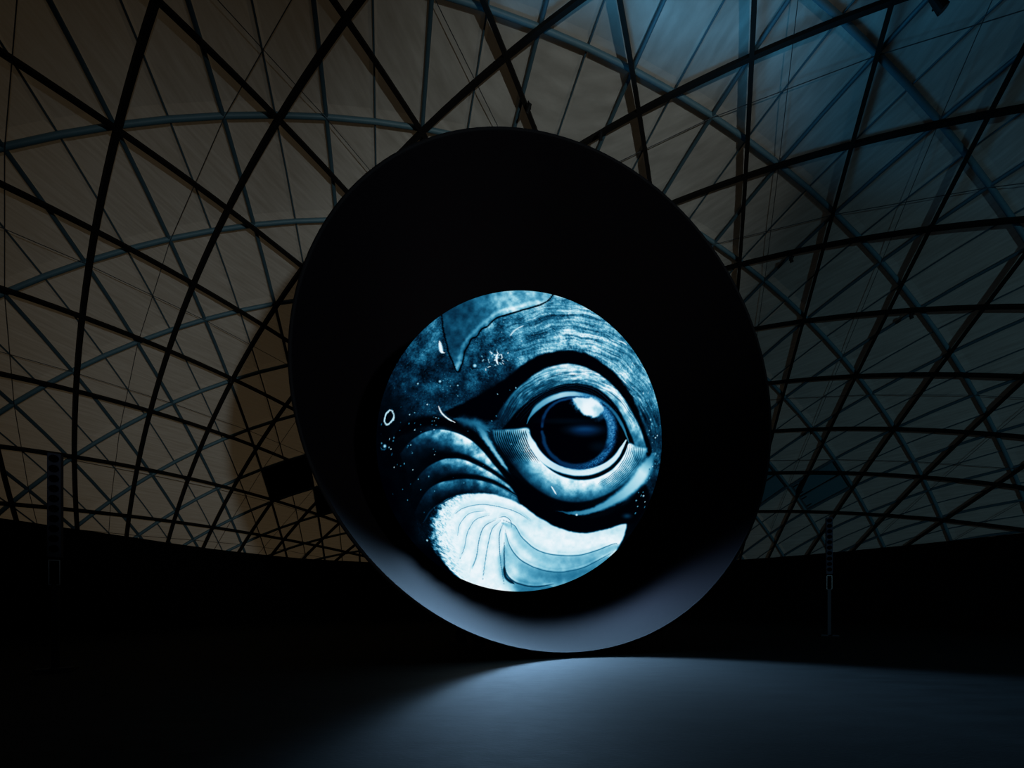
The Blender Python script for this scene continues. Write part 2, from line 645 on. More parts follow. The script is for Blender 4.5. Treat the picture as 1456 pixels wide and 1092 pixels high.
fl_v = [(DOME_C.x + 22.3 * math.cos(2 * math.pi * i / 96), DOME_C.y + 22.3 * math.sin(2 * math.pi * i / 96), z)
        for z in (0.0, -0.15) for i in range(96)]
fl_f = [tuple(range(96))] + [tuple(range(96, 192))[::-1]] + [(i, 96 + i, 96 + (i + 1) % 96, (i + 1) % 96) for i in range(96)]
floor = mesh_obj('floor', fl_v, fl_f, M_FLOOR)
setp(floor, 'dark sealed floor with a bluish sheen before the dish', None, None, 'structure')

# ------------------------------------------------------------------ the great dish
dish = empty('concave_dish', (RC.x, RC.y, 0))
setp(dish, 'giant satin black concave dish standing on edge around the glowing sphere', 'dish')
DEPTH = 8.4


def dish_pt(s, rho, a):
    v = RC + (DT * math.cos(a) + DU * math.sin(a)) * rho - DN * s
    return v - Vector((RC.x, RC.y, 0))


NSEG = 144
prof_in = []
for i in range(41):
    t = (math.pi / 2) * (i / 40)
    prof_in.append((DEPTH * math.sin(t), DR * max(math.cos(t), 0.0)))
dv, df = [], []
for s, rho in prof_in[:-1]:
    for j in range(NSEG):
        dv.append(dish_pt(s, rho, 2 * math.pi * j / NSEG))
tip = len(dv)
dv.append(dish_pt(DEPTH, 0, 0))
n_r = len(prof_in) - 1
for i in range(n_r - 1):
    for j in range(NSEG):
        j2 = (j + 1) % NSEG
        df.append((i * NSEG + j, (i + 1) * NSEG + j, (i + 1) * NSEG + j2, i * NSEG + j2))
for j in range(NSEG):
    df.append(((n_r - 1) * NSEG + j, tip, (n_r - 1) * NSEG + (j + 1) % NSEG))
mesh_obj('bowl', dv, df, M_DISH, dish, True)
# outer hull
dv, df = [], []
for s, rho in prof_in[:-1]:
    f_ = 1 + 0.012
    for j in range(NSEG):
        dv.append(dish_pt(s * 1.02 + 0.0, rho * f_, 2 * math.pi * j / NSEG))
tip = len(dv)
dv.append(dish_pt(DEPTH * 1.02, 0, 0))
for i in range(n_r - 1):
    for j in range(NSEG):
        j2 = (j + 1) % NSEG
        df.append((i * NSEG + j, i * NSEG + j2, (i + 1) * NSEG + j2, (i + 1) * NSEG + j))
for j in range(NSEG):
    df.append(((n_r - 1) * NSEG + j, (n_r - 1) * NSEG + (j + 1) % NSEG, tip))
mesh_obj('hull', dv, df, M_DISHBACK, dish, True)
# rolled rim
rv_, rf_ = [], []
NS = 10
for j in range(NSEG):
    a = 2 * math.pi * j / NSEG
    for k in range(NS):
        b = 2 * math.pi * k / NS
        rv_.append(dish_pt(0.02 - 0.045 * math.sin(b), DR + 0.039 + 0.042 * math.cos(b), a))
for j in range(NSEG):
    for k in range(NS):
        j2, k2 = (j + 1) % NSEG, (k + 1) % NS
        rf_.append((j * NS + k, j2 * NS + k, j2 * NS + k2, j * NS + k2))
mesh_obj('rim', rv_, rf_, M_DISHBACK, dish, True)


def hull_bottom(s, lat):
    rho = DR * 1.012 * math.sqrt(max(0, 1 - (s / (DEPTH * 1.02)) ** 2))
    return RC.z - math.sqrt(max(0, rho * rho - lat * lat))


# cradle under the hull
for lat in (-2.2, 2.2):
    for s in (1.2, 3.6):
        top = min(hull_bottom(s + ds, abs(lat) - dl) for ds in (-.25, .25) for dl in (.13, -.13)) + 0.02
        b0 = RC - DN * s + DT * lat - Vector((RC.x, RC.y, 0))
        bm = bmesh.new()
        vs8 = []
        for z in (0.0, top):
            for a_, b_ in ((-.13, -.25), (.13, -.25), (.13, .25), (-.13, .25)):
                q = b0 + DT * a_ + DN * b_
                vs8.append(bm.verts.new((q.x, q.y, z)))
        for f in ((3, 2, 1, 0), (4, 5, 6, 7), (0, 1, 5, 4), (1, 2, 6, 5), (2, 3, 7, 6), (3, 0, 4, 7)):
            bm.faces.new([vs8[i] for i in f])
        bm_obj('cradle_post', bm, M_STAND, dish)
bm = bmesh.new()
vs8 = []
for z in (0.0, 0.10):
    for lat, s in ((-2.5, 1.0), (2.5, 1.0), (2.5, 4.2), (-2.5, 4.2)):
        q = RC - DN * s + DT * lat - Vector((RC.x, RC.y, 0))
        vs8.append(bm.verts.new((q.x, q.y, z)))
for f in ((3, 2, 1, 0), (4, 5, 6, 7), (0, 1, 5, 4), (1, 2, 6, 5), (2, 3, 7, 6), (3, 0, 4, 7)):
    bm.faces.new([vs8[i] for i in f])
bm_obj('base_plate', bm, M_STAND, dish)

# ------------------------------------------------------------------ the glowing sphere and its picture
# arm that carries the sphere from the bottom of the bowl
bm = bmesh.new()
back = dish_pt(DEPTH * 0.97, 0.1, 0)
loc = SC - Vector((RC.x, RC.y, 0))
dirb = (back - loc).normalized()
cyl(bm, loc + dirb * (SR - 0.05), back + dirb * 0.1, 0.5, 0.6, 24)
bm_obj('sphere_arm', bm, M_STAND, dish, True)

# ---- painter: works in the picture's own plane, unit = one pixel of a 1068 x 1092 sheet
KS = 2.427


def fbm(x, y, seed, octaves=4, base=0.02):
    rng = np.random.default_rng(seed)
    tot = np.zeros_like(x); amp = 1.0; norm = 0
    for o in range(octaves):
        tab = rng.random((256, 256))
        f = base * 2 ** o
        xx, yy = x * f + 37.1 * o, y * f + 11.7 * o
        xi, yi = np.floor(xx).astype(int), np.floor(yy).astype(int)
        fx, fy = xx - xi, yy - yi
        fx = fx * fx * (3 - 2 * fx); fy = fy * fy * (3 - 2 * fy)
        a = tab[xi % 256, yi % 256]; b = tab[(xi + 1) % 256, yi % 256]
        c = tab[xi % 256, (yi + 1) % 256]; d = tab[(xi + 1) % 256, (yi + 1) % 256]
        tot += amp * ((a * (1 - fx) + b * fx) * (1 - fy) + (c * (1 - fx) + d * fx) * fy)
        norm += amp; amp *= 0.55
    return tot / norm


def spline(pts, n=14):
    P = np.array(pts, float)
    if len(P) < 3:
        t = np.linspace(0, 1, n)[:, None]
        return P[0] * (1 - t) + P[-1] * t
    Q = np.vstack([2 * P[0] - P[1], P, 2 * P[-1] - P[-2]])
    out = []
    for i in range(1, len(Q) - 2):
        p0, p1, p2, p3 = Q[i - 1], Q[i], Q[i + 1], Q[i + 2]
        for t in np.linspace(0, 1, 7)[:-1]:
            out.append(0.5 * ((2 * p1) + (-p0 + p2) * t + (2 * p0 - 5 * p1 + 4 * p2 - p3) * t * t + (-p0 + 3 * p1 - 3 * p2 + p3) * t ** 3))
    out.append(P[-1])
    return np.array(out)


def sstep(a, b, x):
    t = np.clip((x - a) / (b - a + 1e-9), 0, 1)
    return t * t * (3 - 2 * t)


class Painter:
    def __init__(s, x, y):
        s.x, s.y = x, y
        s.L = np.zeros_like(x)
        s.wx = (fbm(x, y, 90, 4, 0.05) - .5)
        s.wy = (fbm(x, y, 91, 4, 0.05) - .5)

    def near(s, P, pad):
        lo, hi = P.min(0) - pad, P.max(0) + pad
        return np.nonzero((s.x > lo[0]) & (s.x < hi[0]) & (s.y > lo[1]) & (s.y < hi[1]))[0]

    def dist(s, idx, P, warp=0.0):
        """distance to polyline, arc parameter 0..1 and signed side"""
        X = np.stack([s.x[idx] + warp * s.wx[idx], s.y[idx] + warp * s.wy[idx]], 1)
        seg = np.linalg.norm(P[1:] - P[:-1], axis=1)
        cum = np.r_[0, np.cumsum(seg)]
        best = np.full(len(idx), 1e9); tt = np.zeros(len(idx)); sd = np.zeros(len(idx))
        for i in range(len(P) - 1):
            ab = P[i + 1] - P[i]
            w = X - P[i]
            t = np.clip((w @ ab) / (ab @ ab + 1e-9), 0, 1)
            e = w - t[:, None] * ab
            d = np.einsum('ij,ij->i', e, e)
            m = d < best
            best[m] = d[m]; tt[m] = (cum[i] + t[m] * seg[i]) / cum[-1]
            sd[m] = np.sign(ab[0] * w[m, 1] - ab[1] * w[m, 0])
        return np.sqrt(best), tt, sd

    def inside(s, idx, P, warp=0.0):
        X, Y = s.x[idx] + warp * s.wx[idx], s.y[idx] + warp * s.wy[idx]
        c = np.zeros(len(idx), bool)
        j = len(P) - 1
        for i in range(len(P)):
            xi, yi, xj, yj = P[i][0], P[i][1], P[j][0], P[j][1]
            c ^= ((yi > Y) != (yj > Y)) & (X < (xj - xi) * (Y - yi) / (yj - yi + 1e-12) + xi)
            j = i
        return c

    def stroke(s, pts, w, L, soft=0.4, taper=(1, 1), op=1.0, warp=0.0, mode='mix', lend=None):
        P = spline(pts)
        idx = s.near(P, np.max(w) * 1.6 + 4 + warp)
        if len(idx) == 0: return
        d, t, sd = s.dist(idx, P, warp)
        ww = np.interp(t, np.linspace(0, 1, len(np.atleast_1d(w))), np.atleast_1d(w)) if np.ndim(w) else w
        ta = np.minimum(1, np.minimum(t / 0.18 + taper[0], (1 - t) / 0.18 + taper[1]))
        ww = np.maximum(ww * ta, 0.6)
        a = op * (1 - sstep(1 - soft, 1 + soft, d / (ww / 2)))
        Lv = np.interp(t, np.linspace(0, 1, len(np.atleast_1d(L))), np.atleast_1d(L)) if np.ndim(L) else L
        if mode == 'mix': s.L[idx] = s.L[idx] * (1 - a) + Lv * a
        elif mode == 'add': s.L[idx] += Lv * a
        elif mode == 'mul': s.L[idx] *= 1 - a * (1 - Lv)

    def fill(s, pts, L, soft=6, op=1.0, warp=0.0, curve=True, field=None):
        P = np.array(pts, float)
        if curve:
            P = spline(list(pts) + [pts[0]])[:-1]
        idx = s.near(P, soft * 2 + 4 + warp)
        if len(idx) == 0: return
        ins = s.inside(idx, P, warp)
        d, t, sd = s.dist(idx, np.vstack([P, P[:1]]), warp)
        a = op * sstep(-soft, soft, np.where(ins, d, -d))
        Lv = field(s.x[idx], s.y[idx]) if field is not None else L
        s.L[idx] = s.L[idx] * (1 - a) + Lv * a

    def fold(s, top, bottom, Lt, Lb, width, soft=3, noise=0.35, seed=1, pw=1.0):
        """skin fold: bright along its upper edge, falling away to the crease below"""
        T, B = spline(top), spline(bottom)
        poly = np.vstack([T, B[::-1]])
        idx = s.near(poly, soft * 2 + 4)
        ins = s.inside(idx, poly)
        dd, _, _ = s.dist(idx, np.vstack([poly, poly[:1]]))
        a = sstep(-soft, soft, np.where(ins, dd, -dd))
        d, t, _ = s.dist(idx, T)
        k = np.clip(d / width, 0, 1) ** pw
        lt = np.interp(t, np.linspace(0, 1, len(Lt)), Lt)
        v = lt * (1 - k) + Lb * k
        v = v * (1 - noise + 2 * noise * fbm(s.x[idx], s.y[idx], seed, 5, 0.045))
        s.L[idx] = s.L[idx] * (1 - a) + v * a

    def dot(s, x, y, r, L, soft=0.5, ry=None, op=1.0):
        ry = ry or r
        idx = np.nonzero((abs(s.x - x) < r * 2 + 2) & (abs(s.y - y) < ry * 2 + 2))[0]
        q = np.hypot((s.x[idx] - x) / r, (s.y[idx] - y) / ry)
        a = op * (1 - sstep(1 - soft, 1 + soft, q))
        s.L[idx] = s.L[idx] * (1 - a) + L * a


def paint(x, y):
    """lightness 0..1 of the whale's eye picture at the sheet points x, y, plus a blueness mask"""
    p = Painter(x, y)
    base = np.array([(540, 60, .62), (400, 80, .52), (300, 150, .46), (200, 220, .37), (130, 330, .30), (90, 430, .10), (60, 520, .01),
                     (120, 520, .05), (200, 440, .26), (280, 330, .26), (330, 250, .33), (400, 320, .42), (450, 230, .46), (520, 200, .54),
                     (600, 170, .60), (700, 200, .80), (640, 120, .60), (760, 130, .62), (820, 200, .62), (860, 300, .76), (900, 250, .52),
                     (950, 380, .56), (980, 480, .34), (1000, 420, .46), (480, 320, .30), (430, 360, .12), (100, 620, .01), (60, 700, .0),
                     (150, 760, .05), (130, 650, .04), (70, 470, .03), (100, 560, .02), (90, 760, 0), (140, 860, 0), (200, 850, .16), (180, 950, .0), (1010, 560, .28), (985, 640, .42), (1000, 700, .2),
                     (980, 800, .04), (900, 800, .02), (700, 780, .01), (600, 740, .01), (560, 600, .02), (300, 1000, .0), (240, 470, .22),
                     (620, 220, .66), (780, 220, .78), (560, 250, .5), (160, 560, .06), (240, 380, .3)], float)
    num = np.zeros_like(x); den = np.zeros_like(x)
    for bx, by, bl in base:
        w = 1.0 / (((x - bx) ** 2 + (y - by) ** 2) / 900.0 + 0.6) ** 1.6
        num += w * bl; den += w
    L = num / den
    # skin: mottling plus streaks that run round the eye
    ang = np.arctan2(y - 560, x - 690)
    rr = np.hypot(x - 690, y - 560)
    mott = fbm(x, y, 3, 6, 0.03)
    fine = fbm(x, y, 4, 3, 0.22)
    streak = fbm(rr * 1.0 + 26 * (fbm(x, y, 17, 3, .012) - .5), ang * 34, 5, 4, 0.10)
    upper = sstep(420, 560, x) * sstep(330, 200, y) + sstep(760, 840, x) * sstep(640, 500, y)
    upper = np.clip(upper, 0, 1)
    stf = fbm(rr * 1.0 + 26 * (fbm(x, y, 17, 3, .012) - .5), ang * 14, 8, 3, 0.32)
    tex = (0.06 + 1.55 * mott + 0.75 * (fine - .5)) * (1 - upper * .75) + upper * .75 * (0.20 + 0.85 * streak + 0.50 * mott + .45 * (fine - .5) + .95 * (stf - .5))
    p.L = np.clip(L * tex * 1.15, 0, 1)
    # light specks in the dark skin
    sp = fbm(x, y, 6, 2, 0.33)
    p.L += sstep(.80, .90, sp) * .22 * sstep(0.03, .25, L)

    # the loose plate at the top
    plate = [(262, 112), (268, 170), (284, 235), (300, 280), (318, 314), (334, 280), (340, 248), (356, 218), (366, 198), (384, 190), (398, 168),
             (422, 152), (444, 132), (478, 118), (540, 100), (590, 84), (630, 66), (646, 46), (620, 20), (440, 10), (300, 60)]
    p.fill(plate, 0, 2.5, 1.0, 6, False, field=lambda X, Y: (0.36 + .36 * sstep(330, 520, X) + .14 * sstep(240, 300, Y)) * (.62 + .72 * fbm(X, Y, 11, 5, .05)))
    edge = plate[:18]
    p.stroke(edge, 5.5, 0.03, .5, warp=6)
    lit = [(322, 300), (336, 256), (352, 214), (378, 182), (412, 150), (440, 126), (480, 108), (540, 92), (600, 74)]
    p.stroke([(a - 7, b - 5) for a, b in lit], 12, .20, .9, mode='add', op=.9, warp=16)

    # brow crease
    p.fill([(270, 452), (340, 418), (420, 376), (490, 330), (548, 284), (610, 252), (690, 238), (762, 250), (832, 292), (890, 352), (934, 430),
            (962, 505), (988, 590), (972, 604), (946, 505), (906, 428), (852, 358), (782, 308), (702, 285), (622, 300), (562, 336), (504, 386),
            (476, 430), (462, 476), (380, 474), (300, 470)], 0.012, 5, 1.0, 8)
    p.fill([(300, 460), (430, 372), (540, 300), (560, 350), (500, 420), (430, 480)], 0.012, 16, .95, 6)
    # upper lid ridge
    p.fold([(446, 470), (504, 388), (562, 338), (622, 302), (702, 286), (782, 309), (852, 359), (906, 429), (946, 506), (974, 590)],
           [(500, 500), (512, 470), (548, 424), (600, 384), (660, 358), (716, 348), (772, 356), (826, 388), (872, 440), (906, 510), (932, 590)],
           [.16, .46, .64, .80, 1.0, 1.0, .98, .88, .72, .5], .38, 82, 4, .40, 21)
    p.L *= 1 - .22 * np.exp(-((np.hypot((x - 725) / 1.12, y - 545) - 218) / 34) ** 2) * sstep(.45, .6, fbm(np.hypot((x - 725) / 1.12, y - 545), np.arctan2(y - 545, x - 725) * 60, 23, 3, .25)) * (y < 520)
    # fine lines that follow the lid
    rl = np.hypot((x - 722) / 1.10, (y - 548))
    al = np.arctan2(y - 548, x - 722)
    lines = fbm(rl * 1.0 + 10 * (fbm(x, y, 27, 2, .02) - .5), al * 9, 26, 3, .42)
    lidz = sstep(172, 190, rl) * sstep(275, 245, rl) * sstep(520, 470, y) * sstep(.1, .3, p.L)
    p.L *= 1 + lidz * 1.1 * (lines - .52)
    # eye socket
    p.fill([(470, 512), (520, 452), (566, 412), (620, 378), (690, 354), (760, 356), (820, 384), (868, 436), (902, 500), (930, 572), (904, 560), (880, 620),
            (800, 668), (720, 670), (640, 640), (580, 580), (556, 516)], 0.012, 4, 1.0, 4)
    for k, (o, op) in enumerate(((0, .5), (7, .3), (13, .35))):
        p.stroke([(520 + o, 470 + o), (560 + o, 424 + o), (620, 382 + o), (690, 360 + o), (760 - o, 362 + o), (818 - o, 392 + o), (866 - o, 446 + o)], 2.2, .5, .8, (0, 0), op, 6)
    # eyelid margin
    p.stroke([(556, 492), (566, 468), (592, 436), (634, 408), (690, 390), (744, 392), (800, 408), (850, 446), (886, 498), (908, 556)],
             [10, 20, 22, 20, 17, 15, 13, 12, 10, 8], [.5, .66, .72, .86, .8, .5, .5, .5, .56, .6], .5, (.2, .2), .95, 2)
    p.stroke([(566, 492), (578, 470), (604, 442), (640, 420), (690, 404)], 5, .02, .6, (0, 0), .8)

    # broad lower lid
    low_top = [(438, 514), (470, 512), (520, 509), (562, 508), (572, 556), (606, 618), (660, 664), (724, 684), (786, 680), (844, 650), (886, 604), (906, 560), (940, 572), (972, 576)]
    low_bot = [(446, 552), (480, 600), (520, 650), (566, 700), (630, 742), (700, 762), (770, 758), (840, 732), (900, 690), (944, 636), (966, 600)]
    p.fold(low_top, low_bot, [.5, .65, .85, 1.0, 1.0, .98, 1.0, .98, .95, .96, .98, 1.0, .95, .7], .16, 92, 5, .34, 31, 1.25)
    for k in range(17):
        t = k / 16
        x0 = 446 + 112 * t
        p.stroke([(x0, 514), (x0 + 4 + 3 * t, 540), (x0 + 20 + 6 * t, 580), (x0 + 48 + 10 * t, 624)], 3.4, .04, .6, (.4, 0), .8, 4)
    for k in range(9):
        o = k * 7
        p.stroke([(905 + o * .9, 566), (896 + o, 604), (862 + o, 656), (800 + o, 700 + o * .3)], 2.0, .2, .7, (.3, 0), .55, 6)
    # inner bright lip of the lower lid and the crease under it
    p.stroke([(562, 520), (578, 570), (618, 624), (672, 660), (738, 676), (800, 668), (850, 640), (888, 594), (906, 556)], 14, .02, .5, (.2, .2), 1)
    p.stroke([(556, 512), (572, 556), (612, 612), (668, 646), (736, 660), (798, 650), (846, 622), (880, 580), (898, 548)], [18, 26, 26, 25, 25, 24, 22, 20, 14],
             [.8, .98, .95, .86, .92, .94, .9, .95, .9], .35, (.3, .3), 1, 2)
    # third fold under the eye
    p.stroke([(990, 600), (966, 648), (922, 706), (862, 752), (792, 786), (730, 800), (650, 792)], [34, 44, 40, 28, 18, 12, 5],
             [.5, .88, .78, .66, .6, .55, .2], .75, (.4, 0), 1, 8)
    p.stroke([(1000, 620), (980, 680), (930, 740), (880, 775)], 26, .18, .9, (0, 0), .5)

    # eyeball
    p.fill([(575, 520), (600, 450), (650, 412), (720, 398), (790, 408), (846, 446), (880, 510), (872, 580), (820, 628), (740, 646), (660, 630), (600, 580)], .006, 4)
    ring = [(608, 500), (622, 450), (664, 416), (726, 402), (790, 420), (836, 466), (848, 520), (832, 580), (790, 624), (730, 640), (668, 622), (624, 574), (608, 520)]
    p.stroke(ring, [12, 10, 9, 12, 24, 36, 34, 30, 26, 20, 16, 14, 12], [.34, .34, .4, .3, .45, .58, .54, .46, .40, .34, .32, .34, .34], .65, (1, 1), .9, 6)
    p.fill([(617, 512), (630, 456), (670, 422), (726, 410), (784, 428), (822, 470), (832, 520), (818, 578), (780, 616), (728, 628), (672, 612), (632, 570)], .006, 5, 1, 6)
    blue = np.exp(-((np.hypot((x - 728) / 126, (y - 522) / 122) - 1) / .16) ** 2)
    rg = np.exp(-((np.hypot((x - 728) / 126, (y - 522) / 122) - 1) / .13) ** 2)
    p.L += rg * .55 * (fbm(x, y, 71, 3, .28) - .42) * sstep(690, 800, x)
    p.dot(757, 512, 52, .34, .9, 15)
    p.dot(700, 482, 80, .10, .9, 8)
    p.dot(805, 570, 26, .12, .9, 14)
    p.dot(758, 526, 34, .22, .9, 10, .6)
    blue += np.exp(-(((x - 757) / 60) ** 2 + ((y - 514) / 22) ** 2))
    # window highlight in the eye
    p.fill([(712, 404), (752, 400), (792, 412), (816, 436), (808, 460), (786, 470), (766, 462), (748, 452), (728, 434)], 1.0, 5, 1.0, 18)
    p.dot(774, 432, 34, 1.0, .45, 27)
    p.dot(750, 418, 24, .95, .6, 14)
    p.fill([(706, 406), (740, 402), (752, 450), (734, 446), (716, 430)], .85, 6, .6, 30)
    p.dot(778, 436, 32, 1.0, .4, 26)
    p.fill([(790, 424), (826, 446), (820, 480), (790, 470)], .6, 9, .5, 22)

    # cheek folds
    p.stroke([(84, 560), (128, 514), (186, 488), (250, 484), (318, 500), (372, 534), (428, 590), (478, 650), (524, 702)], [20, 34, 40, 36, 34, 30, 24, 22, 14], .008, .5, (.3, .3), 1, 5)
    f1 = [(118, 596), (150, 556), (196, 524), (250, 511), (310, 522), (362, 548), (404, 586), (440, 630), (470, 664)]
    f2 = [(160, 704), (196, 656), (234, 628), (282, 611), (336, 614), (396, 640), (450, 672), (498, 708), (524, 738)]
    f3 = [(168, 800), (200, 738), (236, 704), (290, 686), (356, 681), (420, 693), (470, 714), (524, 748)]
    f4 = [(196, 850), (214, 804), (244, 764), (296, 740), (360, 731), (440, 737), (500, 756), (540, 782)]
    p.fold(f1, f2, [.12, .32, .54, .76, .86, .92, .94, .86, .6], .03, 82, 3, .62, 41)
    p.fold(f2, f3, [.08, .24, .44, .70, .80, .84, .84, .84, .6], .03, 64, 3, .62, 42)
    p.fold(f3, f4, [.08, .24, .42, .56, .58, .62, .66, .5], .06, 56, 3, .62, 43)
    for f, o in ((f2, -9), (f3, -8)):
        p.stroke([(a, b + o) for a, b in f[2:]], [14, 18, 16, 13, 10, 7], .015, .7, (0, .2), .95, 3)
    p.stroke([(306, 476), (350, 484), (392, 496), (424, 520)], [22, 30, 30, 18], [.4, .5, .6, .5], .9, (.2, .2), .8, 14)
    p.stroke([(386, 500), (414, 540), (446, 590), (480, 640), (506, 676), (524, 700)], [24, 20, 16, 13, 9, 5], [.5, .74, .80, .80, .7, .4], .7, (.3, .2), .9, 9)
    p.stroke([(372, 512), (400, 556), (436, 604), (474, 656)], 7, .02, .6, (0, 0), .9, 3)
    # black hollow between the eye and the white throat
    p.fill([(470, 640), (540, 690), (620, 770), (720, 815), (820, 810), (900, 770), (960, 700), (980, 760), (930, 830), (880, 838), (830, 852), (760, 866), (690, 858),
            (620, 826), (560, 786), (520, 740)], .008, 7, .96)
    p.stroke([(990, 600), (966, 648), (922, 706), (862, 752), (792, 786), (730, 800), (650, 792)], [30, 40, 36, 26, 16, 11, 4],
             [.5, .88, .78, .66, .6, .55, .2], .75, (.4, 0), 1, 8)

    # white throat
    def throat(X, Y):
        v = .97 + .16 * (fbm(X, Y, 51, 5, .06) - .5)
        low = sstep(930, 1045, Y + .12 * (X - 600)) * sstep(490, 540, X)
        v = v - .30 * low
        xl = np.interp(Y, [700, 740, 760, 800, 850, 900, 950, 1000], [420, 300, 262, 236, 226, 232, 250, 268])
        e = X - xl
        fade = sstep(-20, 30, e + 58 * (fbm(X * .5 + Y * .6, Y * 1.4 - X, 61, 5, .11) - .5))
        v = v * (.10 + .90 * fade) * (1 - .30 * sstep(.46, .72, fbm(X * .5 + Y * .6, Y * 1.6 - X * 1.2, 62, 4, .16)) * sstep(95, 15, e))
        v = v - .10 * sstep(470, 560, X) * sstep(1, 0, np.abs(Y - (820 + .1 * (X - 480))) / 40) * (X > 440)
        return v
    p.fill([(214, 880), (216, 830), (236, 788), (276, 754), (340, 734), (420, 733), (480, 746), (540, 774), (604, 818), (676, 854), (752, 868), (824, 856), (886, 838), (899, 846),
            (888, 888), (870, 925), (850, 990), (760, 1060), (600, 1110), (440, 1100), (340, 1040), (270, 972), (232, 922)], 0, 4, 1.0, 5, True, throat)
    # throat pleats: each has a shaded flank and a fine dark line
    pleats = [([(470, 822), (512, 842), (540, 884), (590, 926), (650, 944), (730, 946), (800, 928), (850, 908), (870, 908), (864, 932)], .5, 3.6),
              ([(482, 858), (496, 910), (530, 958), (590, 990), (660, 1004), (740, 992), (800, 964), (852, 936)], .45, 3.6),
              ([(478, 900), (478, 960), (486, 1010), (520, 1040), (580, 1054), (650, 1046)], .3, 5),
              ([(478, 830), (462, 870), (462, 930), (470, 1000), (478, 1050)], .45, 3.2),
              ([(466, 826), (436, 856), (422, 910), (412, 970), (404, 1030)], .5, 3.0),
              ([(452, 822), (410, 846), (392, 890), (382, 950), (358, 1010)], .45, 3.0),
              ([(430, 806), (380, 822), (352, 866), (340, 920), (322, 965)], .5, 2.6),
              ([(416, 792), (360, 800), (326, 836), (316, 880)], .55, 2.6),
              ([(300, 812), (334, 784), (392, 770), (452, 776), (520, 796), (570, 828)], .5, 2.8),
              ([(196, 836), (230, 786), (280, 756), (312, 740)], .2, 4),
              ([(458, 816), (480, 812), (500, 826), (504, 850)], .45, 2.6)]
    for k, (q, l, w) in enumerate(pleats):
        side = 12 if k < 3 else -5
        p.stroke([(a, b + side) for a, b in q], 40 if k < 3 else 16, .78 if k < 3 else .91, .95, (.1, .1), 1, 2, 'mul')
        p.stroke(q, w, l, .6, (.15, .1), .9, 2)
        p.stroke([(a, b - (6 if k < 3 else 0)) for a, b in q], 6, .10, .8, (.1, .1), .7, 2, 'add')
    p.stroke([(476, 980), (484, 1022), (516, 1046)], 9, .08, .7, (0, 0), .8)

    # scratches, bubbles, specks
    p.stroke([(250, 428), (262, 454), (284, 474), (308, 487)], 4.5, 1.0, .5, (0, 0))
    p.stroke([(254, 204), (258, 225), (262, 242), (274, 248)], [3, 12, 13, 3], 1.0, .5, (0, 0))
    p.stroke([(495, 192), (516, 168), (550, 150)], 3.5, .95, .6, (0, 0), .9)
    p.stroke([(806, 200), (816, 195), (826, 206)], 4, .95, .6, (0, 0), .9)
    p.stroke([(868, 204), (886, 210), (902, 220)], 4, .95, .6, (0, 0), .9)
    p.stroke([(640, 706), (658, 736)], 4.5, .95, .5, (0, 0))
    rng = np.random.default_rng(5)
    for k in range(30):
        cx, cy = 452 + rng.normal(0, 22), 266 + rng.normal(0, 17)
        an = rng.uniform(0, 3.14); ln = rng.uniform(3, 13)
        p.stroke([(cx, cy), (cx + ln * math.cos(an), cy + ln * math.sin(an))], rng.uniform(1.8, 4), rng.uniform(.7, 1), .6, (0, 0))
    p.stroke([(456, 248), (452, 270), (458, 288)], 7, 1.0, .6, (0, 0), 1, 8)
    for bx, by, br in ((372, 295, 13), (253, 348, 9), (178, 355, 6), (62, 572, 11), (90, 596, 3)):
        p.dot(bx, by, br, .14, .3, None, .8)
        p.dot(bx + br * .35, by - br * .3, br * .45, .85, .7)
        p.stroke([(bx - br, by + 1), (bx - br * .3, by + br * .9), (bx + br * .8, by + br * .5)], 2.5, .5, .6, (0, 0), .8)
    th = np.linspace(0, 2 * math.pi, 15)
    p.stroke([(81 + 14 * math.cos(t) * 1.0 + 4 * math.sin(t), 470 - 24 * math.sin(t)) for t in th], 4.5, .95, .5, (1, 1), .9, 8)
    for k in range(80):
        if k < 56: cx, cy = rng.uniform(40, 260), rng.uniform(420, 800)
        else: cx, cy = rng.uniform(100, 520), rng.uniform(300, 700)
        if (cx - 530) ** 2 / 491 ** 2 + (cy - 551) ** 2 / 518 ** 2 < .97:
            p.dot(cx, cy, rng.uniform(1.0, 2.4), rng.uniform(.35, .9), .5)
    for k in range(40):
        a = rng.uniform(-.35, .55)
        r_ = rng.uniform(.9, .985)
        p.dot(530 + 491 * r_ * math.cos(a), 551 + 518 * r_ * math.sin(a), rng.uniform(1.2, 3), rng.uniform(.5, .95), .5)
    p.dot(728, 806, 3.5, .9, .5); p.dot(212, 894, 3, .8, .5)
    p.dot(902, 810, 14, .3, .9, 8)
    return np.clip(p.L, 0, 1), np.clip(blue, 0, 1)


PAL = np.array([(0, 0, 3), (1, 10, 20), (4, 32, 54), (12, 68, 98), (30, 108, 144), (76, 156, 188), (142, 202, 222), (200, 230, 240), (236, 245, 250)], float) / 255
PALB = np.array([(0, 0, 4), (2, 10, 26), (4, 30, 64), (10, 64, 112), (26, 102, 156), (66, 146, 196), (134, 192, 216), (190, 224, 238), (230, 242, 249)], float) / 255


def to_lin(c):
    return np.where(c <= .04045, c / 12.92, ((c + .055) / 1.055) ** 2.4)


